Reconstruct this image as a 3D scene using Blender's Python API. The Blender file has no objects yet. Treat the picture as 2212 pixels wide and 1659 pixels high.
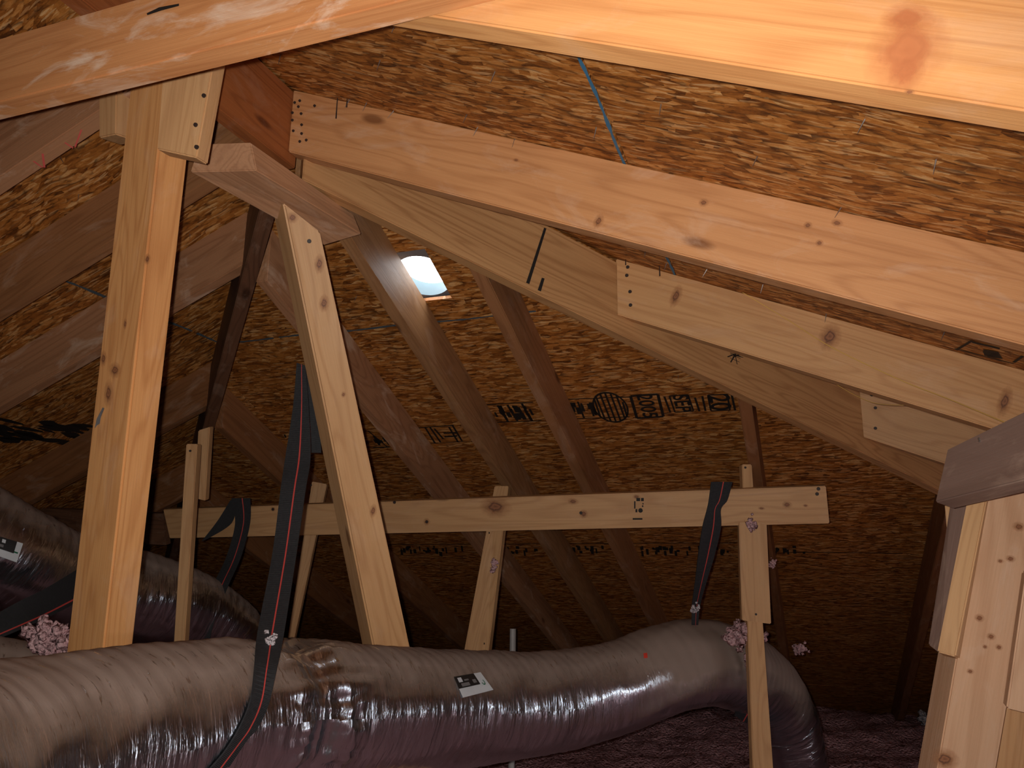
import bpy, bmesh, math, random
from mathutils import Vector, Matrix, noise
random.seed(7)
C = bpy.context.scene.collection
SC = bpy.context.scene
V = Vector

# ------------------------------------------------------------------ camera, world, light
F_PX, TH, RO = 1720.0, 0.23073, 0.0125
CAM = V((0, 0, 0.9))
_fw = V((0, math.cos(TH), math.sin(TH))); _up = V((0, -math.sin(TH), math.cos(TH))); _ri = V((1, 0, 0))
FW = _fw
RI = _ri * math.cos(RO) + _up * math.sin(RO)
UP = -_ri * math.sin(RO) + _up * math.cos(RO)
cd = bpy.data.cameras.new('camera'); cam = bpy.data.objects.new('camera', cd); C.objects.link(cam)
cd.sensor_fit = 'HORIZONTAL'; cd.sensor_width = 36.0; cd.lens = 36.0 * F_PX / 2212.0; cd.clip_start = 0.02
cam.matrix_world = Matrix.Translation(CAM) @ Matrix((RI, UP, -FW)).transposed().to_4x4()
SC.camera = cam

w = bpy.data.worlds.new('sky'); SC.world = w; w.use_nodes = True
w.node_tree.nodes['Background'].inputs[0].default_value = (0.88, 0.95, 1.0, 1)
w.node_tree.nodes['Background'].inputs[1].default_value = 9.0

# the phone's lamp beside the lens: the photograph's main light
ld = bpy.data.lights.new('phone_lamp', 'SPOT'); lo = bpy.data.objects.new('phone_lamp', ld); C.objects.link(lo)
ld.energy = 72.0; ld.color = (1.0, 0.95, 0.89); ld.spot_size = math.radians(125); ld.spot_blend = 1.0
ld.shadow_soft_size = 0.006
lo.matrix_world = Matrix.Translation(CAM + RI * -0.022 + UP * 0.012) @ Matrix((RI, UP, -FW)).transposed().to_4x4()
pd = bpy.data.lights.new('daylight_portal', 'AREA'); po = bpy.data.objects.new('daylight_portal', pd); C.objects.link(po)
pd.shape = 'RECTANGLE'; pd.size = 0.30; pd.size_y = 0.30; pd.cycles.is_portal = True
pd2 = bpy.data.lights.new('daylight_portal', 'AREA'); po2 = bpy.data.objects.new('daylight_portal', pd2); C.objects.link(po2)
pd2.shape = 'RECTANGLE'; pd2.size = 1.8; pd2.size_y = 0.66; pd2.cycles.is_portal = True

SC.view_settings.view_transform = 'Standard'; SC.view_settings.look = 'None'
SC.view_settings.gamma = 1.0; SC.view_settings.use_curve_mapping = False
SC.view_settings.exposure = 0.0
SC.cycles.use_denoising = True; SC.cycles.use_adaptive_sampling = True; SC.cycles.adaptive_threshold = 0.03
SC.cycles.max_bounces = 4; SC.cycles.diffuse_bounces = 3; SC.cycles.glossy_bounces = 2
SC.cycles.sample_clamp_indirect = 4.0

# ------------------------------------------------------------------ frames of reference
PH, SL, S = 0.34698, 0.41615, 1.83
R = V((math.sin(PH), math.cos(PH), 0)); E = V((math.cos(PH), -math.sin(PH), 0)); Z = V((0, 0, 1))
def ray(x, y): return RI * ((x - 1106) / F_PX) + UP * ((829.5 - y) / F_PX) + FW
APEX = CAM + ray(618, 190) * S          # where ridge and hips meet, at the sheathing
CS = math.sqrt(1 + SL * SL)
def px(x, y, d): return CAM + ray(x, y) * d
def rf(r, e, z): return APEX + R * (r * S) + E * (e * S) + Z * (z * S)     # roof frame, 1 unit = 1.83 m
NRM = {'right': (E * SL + Z), 'left': (-E * SL + Z), 'back': (R * SL + Z)}
def hit(x, y, side, off=0.0):
    n = NRM[side]; d = ray(x, y)
    return CAM + d * ((n.dot(APEX - CAM) + off) / n.dot(d))
def drop(side, r, e): return -SL * (e if side == 'right' else -e if side == 'left' else r)
def onplane(side, r, e, off=0.0): return rf(r, e, drop(side, r, e)) + Z * off

po.matrix_world = Matrix.Translation(onplane('back', 0.327, 0.03) + NRM['back'].normalized() * 0.09) @ NRM['back'].to_track_quat('Z', 'Y').to_matrix().to_4x4()
_n = NRM['right'].normalized(); _x = R; _y = _n.cross(_x)
po2.matrix_world = Matrix.Translation(onplane('right', 0.26, 1.86) + _n * 0.03) @ Matrix((_x, _y, _n)).transposed().to_4x4()
# ------------------------------------------------------------------ materials
def newmat(name):
    m = bpy.data.materials.new(name); m.use_nodes = True
    nt = m.node_tree; b = nt.nodes['Principled BSDF']; return m, nt, b
def N(nt, t, **k):
    n = nt.nodes.new(t)
    for a, v in k.items(): setattr(n, a, v)
    return n
def mathn(nt, op, a, b=None, c=None, clamp=False):
    n = N(nt, 'ShaderNodeMath', operation=op); n.use_clamp = clamp
    for i, v in enumerate((a, b, c)):
        if v is None: continue
        if isinstance(v, (int, float)): n.inputs[i].default_value = v
        else: nt.links.new(v, n.inputs[i])
    return n.outputs[0]
def ramp(nt, fac, stops):
    n = N(nt, 'ShaderNodeValToRGB'); nt.links.new(fac, n.inputs[0])
    el = n.color_ramp.elements
    while len(el) < len(stops): el.new(0.5)
    for e_, (p, c) in zip(el, stops): e_.position = p; e_.color = (c[0], c[1], c[2], 1)
    return n.outputs[0]
def mix(nt, fac, a, b, mode='MIX'):
    n = N(nt, 'ShaderNodeMix', data_type='RGBA', blend_type=mode)
    for i, v in ((0, fac), (6, a), (7, b)):
        if isinstance(v, (int, float)): n.inputs[i].default_value = v
        elif isinstance(v, tuple): n.inputs[i].default_value = (v[0], v[1], v[2], 1)
        else: nt.links.new(v, n.inputs[i])
    return n.outputs[2]
def coords(nt, scale, rot=(0, 0, 0), rnd=True):
    tc = N(nt, 'ShaderNodeTexCoord'); src = tc.outputs['Object']
    if rnd:
        oi = N(nt, 'ShaderNodeObjectInfo')
        cx = N(nt, 'ShaderNodeCombineXYZ')
        for i, k in enumerate((53.0, 17.0, 31.0)): nt.links.new(mathn(nt, 'MULTIPLY', oi.outputs['Random'], k), cx.inputs[i])
        va = N(nt, 'ShaderNodeVectorMath', operation='ADD'); nt.links.new(src, va.inputs[0]); nt.links.new(cx.outputs[0], va.inputs[1]); src = va.outputs[0]
    mp = N(nt, 'ShaderNodeMapping'); mp.inputs['Scale'].default_value = scale; mp.inputs['Rotation'].default_value = rot
    nt.links.new(src, mp.inputs[0]); return mp.outputs[0]
def tex(nt, kind, vec, **k):
    n = N(nt, kind); nt.links.new(vec, n.inputs['Vector'])
    for a, v in k.items():
        if hasattr(n, a): setattr(n, a, v)
        else: n.inputs[a.replace('_', ' ')].default_value = v
    return n

def wood(name, light, dark, chalk=0.0, ringk=26.0, knot=True):
    m, nt, b = newmat(name)
    v = coords(nt, (0.9, 9, 9))
    n1 = tex(nt, 'ShaderNodeTexNoise', v, Scale=1.0, Detail=2.0, Distortion=0.5)
    kv = coords(nt, (2.6, 7.5, 7.5))
    vo = tex(nt, 'ShaderNodeTexVoronoi', kv, Scale=1.0)
    kd = mathn(nt, 'SUBTRACT', 1.0, mathn(nt, 'DIVIDE', vo.outputs['Distance'], 0.40), clamp=True)   # knots
    kd2 = mathn(nt, 'SUBTRACT', 1.0, mathn(nt, 'DIVIDE', vo.outputs['Distance'], 0.10), clamp=True)
    kd2 = mathn(nt, 'MULTIPLY', kd2, 2.2, clamp=True) if knot else mathn(nt, 'MULTIPLY', kd, 0.0)
    f = mathn(nt, 'ADD', mathn(nt, 'MULTIPLY', n1.outputs['Fac'], ringk), mathn(nt, 'MULTIPLY', kd, 2.2 if knot else 0.0))
    s = mathn(nt, 'MULTIPLY_ADD', mathn(nt, 'SINE', mathn(nt, 'MULTIPLY', f, 3.0)), 0.5, 0.5)
    s = mathn(nt, 'POWER', s, 3.0)
    fine = tex(nt, 'ShaderNodeTexNoise', coords(nt, (6, 260, 260)), Scale=1.0, Detail=3.0, Roughness=0.6)
    big = tex(nt, 'ShaderNodeTexNoise', coords(nt, (1.3, 5, 5)), Scale=1.0, Detail=4.0)
    g = mathn(nt, 'ADD', mathn(nt, 'MULTIPLY', s, 0.32), mathn(nt, 'MULTIPLY', fine.outputs['Fac'], 0.55))
    g = mathn(nt, 'ADD', g, mathn(nt, 'MULTIPLY_ADD', big.outputs['Fac'], 0.9, -0.45))
    col = ramp(nt, g, [(0.10, light), (0.95, dark)])
    col = mix(nt, mathn(nt, 'MULTIPLY', kd2, 0.7), col, (dark[0] * 0.35, dark[1] * 0.25, dark[2] * 0.2))
    if chalk > 0:
        c1 = tex(nt, 'ShaderNodeTexNoise', coords(nt, (7, 16, 16)), Scale=1.0, Detail=6.0, Roughness=0.65, Distortion=0.8)
        cf = mathn(nt, 'MULTIPLY', mathn(nt, 'MULTIPLY_ADD', c1.outputs['Fac'], 6.0, -3.2, clamp=True), chalk)
        col = mix(nt, cf, col, (0.74, 0.54, 0.40))
    nt.links.new(col, b.inputs['Base Color'])
    b.inputs['Roughness'].default_value = 0.55
    b.inputs['Specular IOR Level'].default_value = 0.35
    bp = N(nt, 'ShaderNodeBump'); bp.inputs['Strength'].default_value = 0.25; bp.inputs['Distance'].default_value = 0.002
    nt.links.new(fine.outputs['Fac'], bp.inputs['Height']); nt.links.new(bp.outputs[0], b.inputs['Normal'])
    return m
W_ORANGE = wood('wood_orange_fir', (0.68, 0.335, 0.125), (0.44, 0.175, 0.055), 0.15)
W_RED = wood('wood_reddish_fir', (0.38, 0.17, 0.070), (0.21, 0.082, 0.030), 0.2)
W_RIDGE = wood('wood_red_ridge', (0.36, 0.115, 0.034), (0.19, 0.05, 0.015), 0.1)
W_TIE = wood('wood_scuffed_tie', (0.60, 0.27, 0.105), (0.42, 0.16, 0.055), 0.85)
W_CHALK = wood('wood_scuffed_fir', (0.47, 0.23, 0.115), (0.27, 0.115, 0.052), 0.55)
W_PURL = wood('wood_dusty_purlin', (0.52, 0.275, 0.145), (0.32, 0.15, 0.075), 0.35)
W_TAN = wood('wood_tan_pine', (0.66, 0.36, 0.155), (0.46, 0.215, 0.082), 0.15)
W_HIP = wood('wood_wavy_hip', (0.56, 0.30, 0.125), (0.30, 0.125, 0.042), 0.0, ringk=34)
W_PALE = wood('wood_pale_pine', (0.62, 0.355, 0.165), (0.43, 0.215, 0.090), 0.1)
W_SUN = wood('wood_tan_fir', (0.40, 0.20, 0.085), (0.22, 0.095, 0.038), 0.2)
W_NAILED = wood('wood_rosy_fir', (0.62, 0.30, 0.125), (0.40, 0.165, 0.060), 0.25)
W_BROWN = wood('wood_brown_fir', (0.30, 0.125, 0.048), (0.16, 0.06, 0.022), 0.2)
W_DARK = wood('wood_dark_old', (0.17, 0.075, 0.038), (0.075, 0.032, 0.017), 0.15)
W_GREY = wood('wood_weathered_grey', (0.26, 0.165, 0.13), (0.17, 0.10, 0.075), 0.25, ringk=12, knot=False)
W_PINKISH = wood('wood_pinkish_pine', (0.66, 0.40, 0.24), (0.48, 0.25, 0.13), 0.3)

def osb(name, tint=1.0):
    m, nt, b = newmat(name)
    base = coords(nt, (1, 1, 1), rnd=True)
    wob = tex(nt, 'ShaderNodeTexNoise', base, Scale=5.0, Detail=2.0)
    def strands(rot, sx, sy, k):
        mp = N(nt, 'ShaderNodeMapping'); mp.inputs['Rotation'].default_value = (0, 0, rot); mp.inputs['Scale'].default_value = (sx, sy, 1.0)
        mp.inputs['Location'].default_value = (k * 3.1, k * 1.7, k)
        va = N(nt, 'ShaderNodeVectorMath', operation='MULTIPLY_ADD'); va.inputs[1].default_value = (0.05, 0.05, 0.0)
        nt.links.new(wob.outputs['Color'], va.inputs[0]); nt.links.new(base, va.inputs[2]); nt.links.new(va.outputs[0], mp.inputs[0])
        vo = N(nt, 'ShaderNodeTexVoronoi'); vo.inputs['Scale'].default_value = 1.0; nt.links.new(mp.outputs[0], vo.inputs['Vector'])
        sp = N(nt, 'ShaderNodeSeparateColor'); nt.links.new(vo.outputs['Color'], sp.inputs[0])
        return vo.outputs['Distance'], sp.outputs[0], sp.outputs[1]
    a = strands(0.12, 22, 112, 1); c = strands(-0.60, 27, 90, 2); d = strands(0.85, 30, 92, 3); e_ = strands(-0.12, 30, 250, 4)
    f1 = mathn(nt, 'GREATER_THAN', c[2], 0.58); f2 = mathn(nt, 'GREATER_THAN', d[2], 0.70)
    def pick(f, x, y):
        n = N(nt, 'ShaderNodeMix', data_type='FLOAT'); nt.links.new(f, n.inputs[0]); nt.links.new(x, n.inputs[2]); nt.links.new(y, n.inputs[3]); return n.outputs[0]
    val = pick(f2, pick(f1, a[1], c[1]), d[1]); dist = pick(f2, pick(f1, a[0], c[0]), d[0])
    val = mathn(nt, 'MULTIPLY_ADD', e_[1], 0.22, mathn(nt, 'MULTIPLY', val, 0.80))
    fine = tex(nt, 'ShaderNodeTexNoise', coords(nt, (70, 150, 40)), Scale=1.0, Detail=4.0, Roughness=0.75)
    val = mathn(nt, 'ADD', val, mathn(nt, 'MULTIPLY_ADD', fine.outputs['Fac'], 0.9, -0.45))
    val = mathn(nt, 'ADD', val, mathn(nt, 'MULTIPLY_ADD', wob.outputs['Fac'], 0.3, -0.15))
    t = tint
    col = ramp(nt, val, [(0.0, (0.10, 0.030, 0.006)), (0.25, (0.28, 0.088, 0.015)), (0.6, (0.45, 0.162, 0.031)), (0.85, (0.58, 0.25, 0.068)), (1.0, (0.70, 0.39, 0.15))])
    thin = mathn(nt, 'MULTIPLY_ADD', e_[2], 12.0, -10.3, clamp=True)
    col = mix(nt, mathn(nt, 'MULTIPLY', thin, 0.6), col, (0.74, 0.43, 0.19))
    edge = mathn(nt, 'MULTIPLY_ADD', dist, 3.0, -1.65, clamp=True)
    col = mix(nt, mathn(nt, 'MULTIPLY', edge, 0.75), col, (0.05, 0.016, 0.005))
    nt.links.new(col, b.inputs['Base Color']); b.inputs['Roughness'].default_value = 0.5; b.inputs['Specular IOR Level'].default_value = 0.3
    bp = N(nt, 'ShaderNodeBump'); bp.inputs['Strength'].default_value = 0.6; bp.inputs['Distance'].default_value = 0.002
    nt.links.new(fine.outputs['Fac'], bp.inputs['Height']); nt.links.new(bp.outputs[0], b.inputs['Normal'])
    return m
M_OSB = osb('strand_board')

def plain(name, col, rough=0.6, metal=0.0, emis=None):
    m, nt, b = newmat(name); b.inputs['Base Color'].default_value = (*col, 1); b.inputs['Roughness'].default_value = rough; b.inputs['Metallic'].default_value = metal
    ns = tex(nt, 'ShaderNodeTexNoise', coords(nt, (40, 40, 40)), Scale=1.0, Detail=3.0)
    nt.links.new(mix(nt, mathn(nt, 'MULTIPLY', ns.outputs['Fac'], 0.5), col, tuple(c * 0.6 for c in col)), b.inputs['Base Color'])
    return m
M_INK = plain('black_ink', (0.012, 0.008, 0.006), 0.7)
M_BLUE = plain('blue_edge_paint', (0.045, 0.19, 0.34), 0.6)
M_BLUEGREY = plain('faded_blue_paint', (0.075, 0.10, 0.12), 0.7)
M_NAIL = plain('nail_steel', (0.45, 0.44, 0.43), 0.35, 0.9)
M_HEAD = plain('rusty_nail_head', (0.035, 0.02, 0.016), 0.6)
M_PINKMARK = plain('pink_marker', (0.75, 0.12, 0.10), 0.7)
M_WHITE = plain('sticker_paper', (0.72, 0.75, 0.78), 0.5)
M_STICKBLK = plain('sticker_black', (0.02, 0.018, 0.018), 0.5)
M_STICKGREY = plain('sticker_grey_print', (0.20, 0.19, 0.19), 0.5)
M_GREEN = plain('sticker_green', (0.02, 0.16, 0.08), 0.5)
M_REDSTICK = plain('sticker_red', (0.75, 0.06, 0.035), 0.5)
M_PVC = plain('pvc_pipe', (0.55, 0.53, 0.52), 0.4)
M_VENTGREY = plain('vent_flange_grey', (0.16, 0.15, 0.16), 0.6)
M_VENTRING = plain('vent_collar_plastic', (0.10, 0.155, 0.18), 0.5)
M_STRING = plain('yellow_string', (0.85, 0.50, 0.12), 0.7)
M_REDSTR = plain('red_thread', (0.55, 0.055, 0.045), 0.7)

def webbing():
    m, nt, b = newmat('black_webbing')
    v = coords(nt, (220, 420, 220), rnd=False)
    wv = tex(nt, 'ShaderNodeTexWave', v, Scale=0.6, Distortion=0.6, wave_type='BANDS')
    nz = tex(nt, 'ShaderNodeTexNoise', coords(nt, (160, 160, 160), rnd=False), Scale=1.0, Detail=4.0)
    f = mathn(nt, 'ADD', mathn(nt, 'MULTIPLY', wv.outputs['Fac'], 0.5), mathn(nt, 'MULTIPLY', nz.outputs['Fac'], 0.5))
    nt.links.new(ramp(nt, f, [(0.35, (0.004, 0.004, 0.005)), (0.8, (0.030, 0.029, 0.033))]), b.inputs['Base Color'])
    b.inputs['Roughness'].default_value = 0.75
    bp = N(nt, 'ShaderNodeBump'); bp.inputs['Strength'].default_value = 0.6; bp.inputs['Distance'].default_value = 0.001
    nt.links.new(f, bp.inputs['Height']); nt.links.new(bp.outputs[0], b.inputs['Normal']); return m
M_WEB = webbing()

def foil():
    m, nt, b = newmat('dusty_silver_jacket')
    geo = N(nt, 'ShaderNodeNewGeometry')
    sx = N(nt, 'ShaderNodeSeparateXYZ'); nt.links.new(geo.outputs['Normal'], sx.inputs[0])
    dn = tex(nt, 'ShaderNodeTexNoise', coords(nt, (9, 9, 9), rnd=False), Scale=1.0, Detail=6.0, Roughness=0.7)
    f = mathn(nt, 'ADD', mathn(nt, 'MULTIPLY_ADD', sx.outputs[2], 2.3, -0.62), mathn(nt, 'MULTIPLY_ADD', dn.outputs['Fac'], 0.8, -0.4), clamp=True)
    # uv: x along, y around
    uv = N(nt, 'ShaderNodeTexCoord')
    def uvm(scale, rot):
        mp = N(nt, 'ShaderNodeMapping'); mp.inputs['Scale'].default_value = scale; mp.inputs['Rotation'].default_value = (0, 0, rot); nt.links.new(uv.outputs['UV'], mp.inputs[0]); return mp.outputs[0]
    w1 = tex(nt, 'ShaderNodeTexNoise', uvm((34, 5, 1), 0.25), Scale=1.0, Detail=4.0, Roughness=0.6, Distortion=0.4)
    w2 = tex(nt, 'ShaderNodeTexNoise', uvm((120, 22, 1), -0.3), Scale=1.0, Detail=3.0, Roughness=0.6)
    h = mathn(nt, 'ADD', mathn(nt, 'MULTIPLY', w1.outputs['Fac'], 1.0), mathn(nt, 'MULTIPLY', w2.outputs['Fac'], 0.35))
    bp = N(nt, 'ShaderNodeBump'); bp.inputs['Strength'].default_value = 0.8; bp.inputs['Distance'].default_value = 0.006
    nt.links.new(h, bp.inputs['Height'])
    # scratches where the dust is rubbed off along creases
    cr = mathn(nt, 'MULTIPLY_ADD', w1.outputs['Fac'], -14.0, 9.6, clamp=True)
    rub = mathn(nt, 'SUBTRACT', 1.0, mathn(nt, 'MULTIPLY', mathn(nt, 'MULTIPLY_ADD', w2.outputs['Fac'], 12.0, -7.2, clamp=True), 0.7), clamp=True)
    f = mathn(nt, 'MULTIPLY', f, rub)
    us = N(nt, 'ShaderNodeSeparateXYZ'); nt.links.new(uv.outputs['UV'], us.inputs[0])
    at = N(nt, 'ShaderNodeAttribute', attribute_type='OBJECT', attribute_name='crease_at'); fr = N(nt, 'ShaderNodeAttribute', attribute_type='OBJECT', attribute_name='dusty_from')
    dl = mathn(nt, 'DIVIDE', mathn(nt, 'SUBTRACT', mathn(nt, 'SUBTRACT', us.outputs[0], at.outputs['Fac']), 0.045), 0.085)
    gs = mathn(nt, 'EXPONENT', mathn(nt, 'MULTIPLY', mathn(nt, 'MULTIPLY', dl, dl), -1.0))
    cv = tex(nt, 'ShaderNodeTexVoronoi', uvm((26, 9, 1), 0.5), Scale=1.0)
    h = mathn(nt, 'ADD', h, mathn(nt, 'MULTIPLY', mathn(nt, 'MULTIPLY', cv.outputs['Distance'], gs), 4.0))
    nt.links.new(h, bp.inputs['Height'])
    f = mathn(nt, 'SUBTRACT', f, mathn(nt, 'MULTIPLY', gs, 0.75), clamp=True)
    far = mathn(nt, 'MULTIPLY', mathn(nt, 'SUBTRACT', us.outputs[0], fr.outputs['Fac']), 5.0, clamp=True)
    to_ = N(nt, 'ShaderNodeAttribute', attribute_type='OBJECT', attribute_name='dusty_to')
    bare = mathn(nt, 'MULTIPLY', mathn(nt, 'SUBTRACT', us.outputs[0], to_.outputs['Fac']), 6.0, clamp=True)
    far = mathn(nt, 'SUBTRACT', far, bare, clamp=True)
    f = mathn(nt, 'SUBTRACT', f, mathn(nt, 'MULTIPLY', bare, 0.45), clamp=True)
    f = mathn(nt, 'ADD', f, mathn(nt, 'MULTIPLY', far, mathn(nt, 'MULTIPLY_ADD', sx.outputs[2], 2.0, 1.12, clamp=True)), clamp=True)
    b2 = N(nt, 'ShaderNodeBump'); b2.inputs['Strength'].default_value = 0.2; b2.inputs['Distance'].default_value = 0.003; nt.links.new(h, b2.inputs['Height'])
    dust = N(nt, 'ShaderNodeBsdfDiffuse'); dust.inputs[0].default_value = (0.28, 0.208, 0.172, 1); nt.links.new(b2.outputs[0], dust.inputs['Normal'])
    b.inputs['Base Color'].default_value = (0.66, 0.70, 0.77, 1); b.inputs['Metallic'].default_value = 1.0; b.inputs['Roughness'].default_value = 0.24
    nt.links.new(bp.outputs[0], b.inputs['Normal'])
    ms = N(nt, 'ShaderNodeMixShader'); nt.links.new(f, ms.inputs[0]); nt.links.new(b.outputs[0], ms.inputs[1]); nt.links.new(dust.outputs[0], ms.inputs[2])
    nt.links.new(ms.outputs[0], nt.nodes['Material Output'].inputs[0]); return m
M_FOIL = foil()

def fluff(name, a, c):
    m, nt, b = newmat(name)
    n1 = tex(nt, 'ShaderNodeTexNoise', coords(nt, (1, 1, 1)), Scale=55.0, Detail=5.0, Roughness=0.7)
    nt.links.new(ramp(nt, n1.outputs['Fac'], [(0.3, a), (0.7, c)]), b.inputs['Base Color'])
    b.inputs['Roughness'].default_value = 0.95; b.inputs['Specular IOR Level'].default_value = 0.05
    bp = N(nt, 'ShaderNodeBump'); bp.inputs['Strength'].default_value = 1.0; bp.inputs['Distance'].default_value = 0.03
    vo = tex(nt, 'ShaderNodeTexVoronoi', coords(nt, (1, 1, 1)), Scale=75.0)
    hh = mathn(nt, 'SUBTRACT', mathn(nt, 'MULTIPLY', n1.outputs['Fac'], 0.6), mathn(nt, 'MULTIPLY', vo.outputs['Distance'], 0.7))
    nt.links.new(hh, bp.inputs['Height']); nt.links.new(bp.outputs[0], b.inputs['Normal']); return m
M_FLUFF = fluff('pink_fluff', (0.45, 0.19, 0.21), (0.88, 0.52, 0.54))
M_TUFT = fluff('pink_tuft', (0.62, 0.32, 0.34), (0.88, 0.60, 0.60))
M_TUFTW = fluff('pale_tuft', (0.60, 0.50, 0.52), (0.85, 0.80, 0.82))

# ------------------------------------------------------------------ mesh helpers
def tag(o, label=None, cat=None, group=None, kind=None):
    if label: o['label'] = label
    if cat: o['category'] = cat
    if group: o['group'] = group
    if kind: o['kind'] = kind
    return o
def link(name, me, m, parent=None, mw=None):
    o = bpy.data.objects.new(name, me); C.objects.link(o)
    if m is not None and not me.materials: me.materials.append(m)
    if mw is not None: o.matrix_world = mw
    if parent is not None:
        o.parent = parent; o.matrix_parent_inverse = PW[parent.name].inverted()
    PW[o.name] = mw.copy() if mw is not None else Matrix.Identity(4)
    return o
PW = {}
def frame(o_, xdir, nrm):
    x = xdir.normalized(); z = (nrm - x * nrm.dot(x)).normalized(); y = z.cross(x)
    return Matrix.Translation(o_) @ Matrix((x, y, z)).transposed().to_4x4()
def mesh(name, pts, faces, m, mw, parent=None, bevel=0.0, smooth=False):
    inv = mw.inverted(); bm = bmesh.new()
    vs = [bm.verts.new(inv @ p) for p in pts]
    for f in faces:
        try: bm.faces.new([vs[i] for i in f])
        except ValueError: pass
    bmesh.ops.recalc_face_normals(bm, faces=bm.faces)
    if bevel: bmesh.ops.bevel(bm, geom=list(bm.edges), offset=bevel, segments=2, affect='EDGES')
    me = bpy.data.meshes.new(name); bm.to_mesh(me); bm.free()
    if smooth:
        for p in me.polygons: p.use_smooth = True
    return link(name, me, m, parent, mw)
BOXF = [(0, 1, 2, 3), (7, 6, 5, 4), (0, 4, 5, 1), (1, 5, 6, 2), (2, 6, 7, 3), (3, 7, 4, 0)]
def prism(name, quad, back, m, parent=None, xdir=None, bevel=0.0025):
    """quad: 4 world points of the face seen; back: extrusion vector or 4 more points"""
    b = back if isinstance(back, list) else [q + back for q in quad]
    pts = quad + b; cen = sum(pts, V()) / 8
    xd = xdir if xdir is not None else (quad[3] + quad[2] - quad[0] - quad[1])
    return mesh(name, pts, BOXF, m, frame(cen, xd, (quad[0] + quad[1] - b[0] - b[1])), parent, bevel)
def slab(name, q, t, m, parent=None, bevel=0.0025, lenaxis='v'):
    """q: TL,TR,BR,BL of one face as (x,y,depth); grows t metres away from the camera"""
    P = [px(*a) for a in q]
    n = (P[2] - P[0]).cross(P[3] - P[1]).normalized()
    if n.dot(P[0] - CAM) < 0: n = -n
    xd = (P[3] + P[2] - P[0] - P[1]) if lenaxis == 'v' else (P[1] + P[2] - P[0] - P[3])
    return prism(name, P, n * t, m, parent, xd, bevel)
def heads(parent, pts, side=None, rad=0.004, m=None):
    """nail heads standing a hair proud of a member; pts are world points with the face normal"""
    for p, n in pts:
        bm = bmesh.new(); bmesh.ops.create_cone(bm, cap_ends=True, segments=10, radius1=rad, radius2=rad * 0.85, depth=0.003)
        me = bpy.data.meshes.new('nail_head'); bm.to_mesh(me); bm.free()
        mw = Matrix.Translation(p + n * 0.001) @ n.to_track_quat('Z', 'Y').to_matrix().to_4x4()
        link('nail_head', me, m or M_HEAD, parent, mw)
def facept(x, y, p0, n):
    d = ray(x, y); return CAM + d * (n.dot(p0 - CAM) / n.dot(d))

# ------------------------------------------------------------------ roof deck: strand-board sheets
ceiling = bpy.data.objects.new('ceiling', None); C.objects.link(ceiling); tag(ceiling, kind='structure'); PW['ceiling'] = Matrix.Identity(4)
tag(ceiling, 'oriented strand board roof deck of the hipped attic')
def clip(poly, a, b, c):     # keep a*x+b*y<=c
    out = []
    for i in range(len(poly)):
        p, q = poly[i], poly[(i + 1) % len(poly)]
        fp, fq = a * p[0] + b * p[1] - c, a * q[0] + b * q[1] - c
        if fp <= 0: out.append(p)
        if fp * fq < 0:
            t = fp / (fp - fq); out.append((p[0] + (q[0] - p[0]) * t, p[1] + (q[1] - p[1]) * t))
    return out
ROWS = [0.0, 0.43, 1.045, 1.66, 2.275, 2.62]
EDGE = 2.62
OPENING = (1.72, 2.00, -0.20, 0.72)      # unseen sky opening, added low in the right slope for the duct's highlight band
HOLE = (0.275, 0.379, -0.003, 0.064)     # down-slope range, along range on the back plane
def sheet(side, u0, u1, w0, w1, holes=None):
    """u = plan distance down the slope, w = along the eave"""
    g = 0.0009
    base = [(u0 + g, w0 + g), (u1 - g, w0 + g), (u1 - g, w1 - g), (u0 + g, w1 - g)]
    parts = [base]
    if holes:
        a, b, c, d = holes
        parts = [[(u0 + g, w0 + g), (a, w0 + g), (a, w1 - g), (u0 + g, w1 - g)], [(b, w0 + g), (u1 - g, w0 + g), (u1 - g, w1 - g), (b, w1 - g)],
                 [(a, w0 + g), (b, w0 + g), (b, c), (a, c)], [(a, d), (b, d), (b, w1 - g), (a, w1 - g)]]
    polys = []
    for p in parts:
        if side == 'back': p = clip(p, -1, 1, -0.0005); p = clip(p, -1, -1, -0.0005) if p else p
        else: p = clip(p, -1, 1, -0.0005)
        if len(p) >= 3: polys.append(p)
    if not polys: return
    def wp(u, w_):
        if side == 'back': return onplane('back', u, w_)
        return onplane(side, w_, u if side == 'right' else -u)
    n = NRM[side].normalized(); pts = []; faces = []
    for p in polys:
        k = len(pts); m_ = len(p)
        pts += [wp(*q) for q in p] + [wp(*q) + n * 0.0119 for q in p]
        faces.append(tuple(range(k, k + m_))); faces.append(tuple(range(k + 2 * m_ - 1, k + m_ - 1, -1)))
        for i in range(m_): j = (i + 1) % m_; faces.append((k + i, k + j, k + m_ + j, k + m_ + i))
    cen = sum(pts, V()) / len(pts)
    xd = E if side == 'back' else (E - Z * SL if side == 'right' else E + Z * SL)
    o = mesh('sheathing_panel', pts, faces, M_OSB, frame(cen, xd, -n), ceiling)
    return o
for side in ('right', 'left'):
    for i in range(5):
        w_ = 2.7
        start = 1.0 if i % 2 == 0 else 1.06 if (side == 'right' and i == 3) else 1.667
        edges = [start + 1.3333 * k for k in range(-5, 3)]
        edges = [-4.4] + [x for x in edges if -4.2 < x < 2.5] + [2.62]
        for a, b in zip(edges, edges[1:]): sheet(side, ROWS[i], ROWS[i + 1], a, b, OPENING if side == 'right' and i == 3 and a < -.2 < .72 < b else None)
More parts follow.
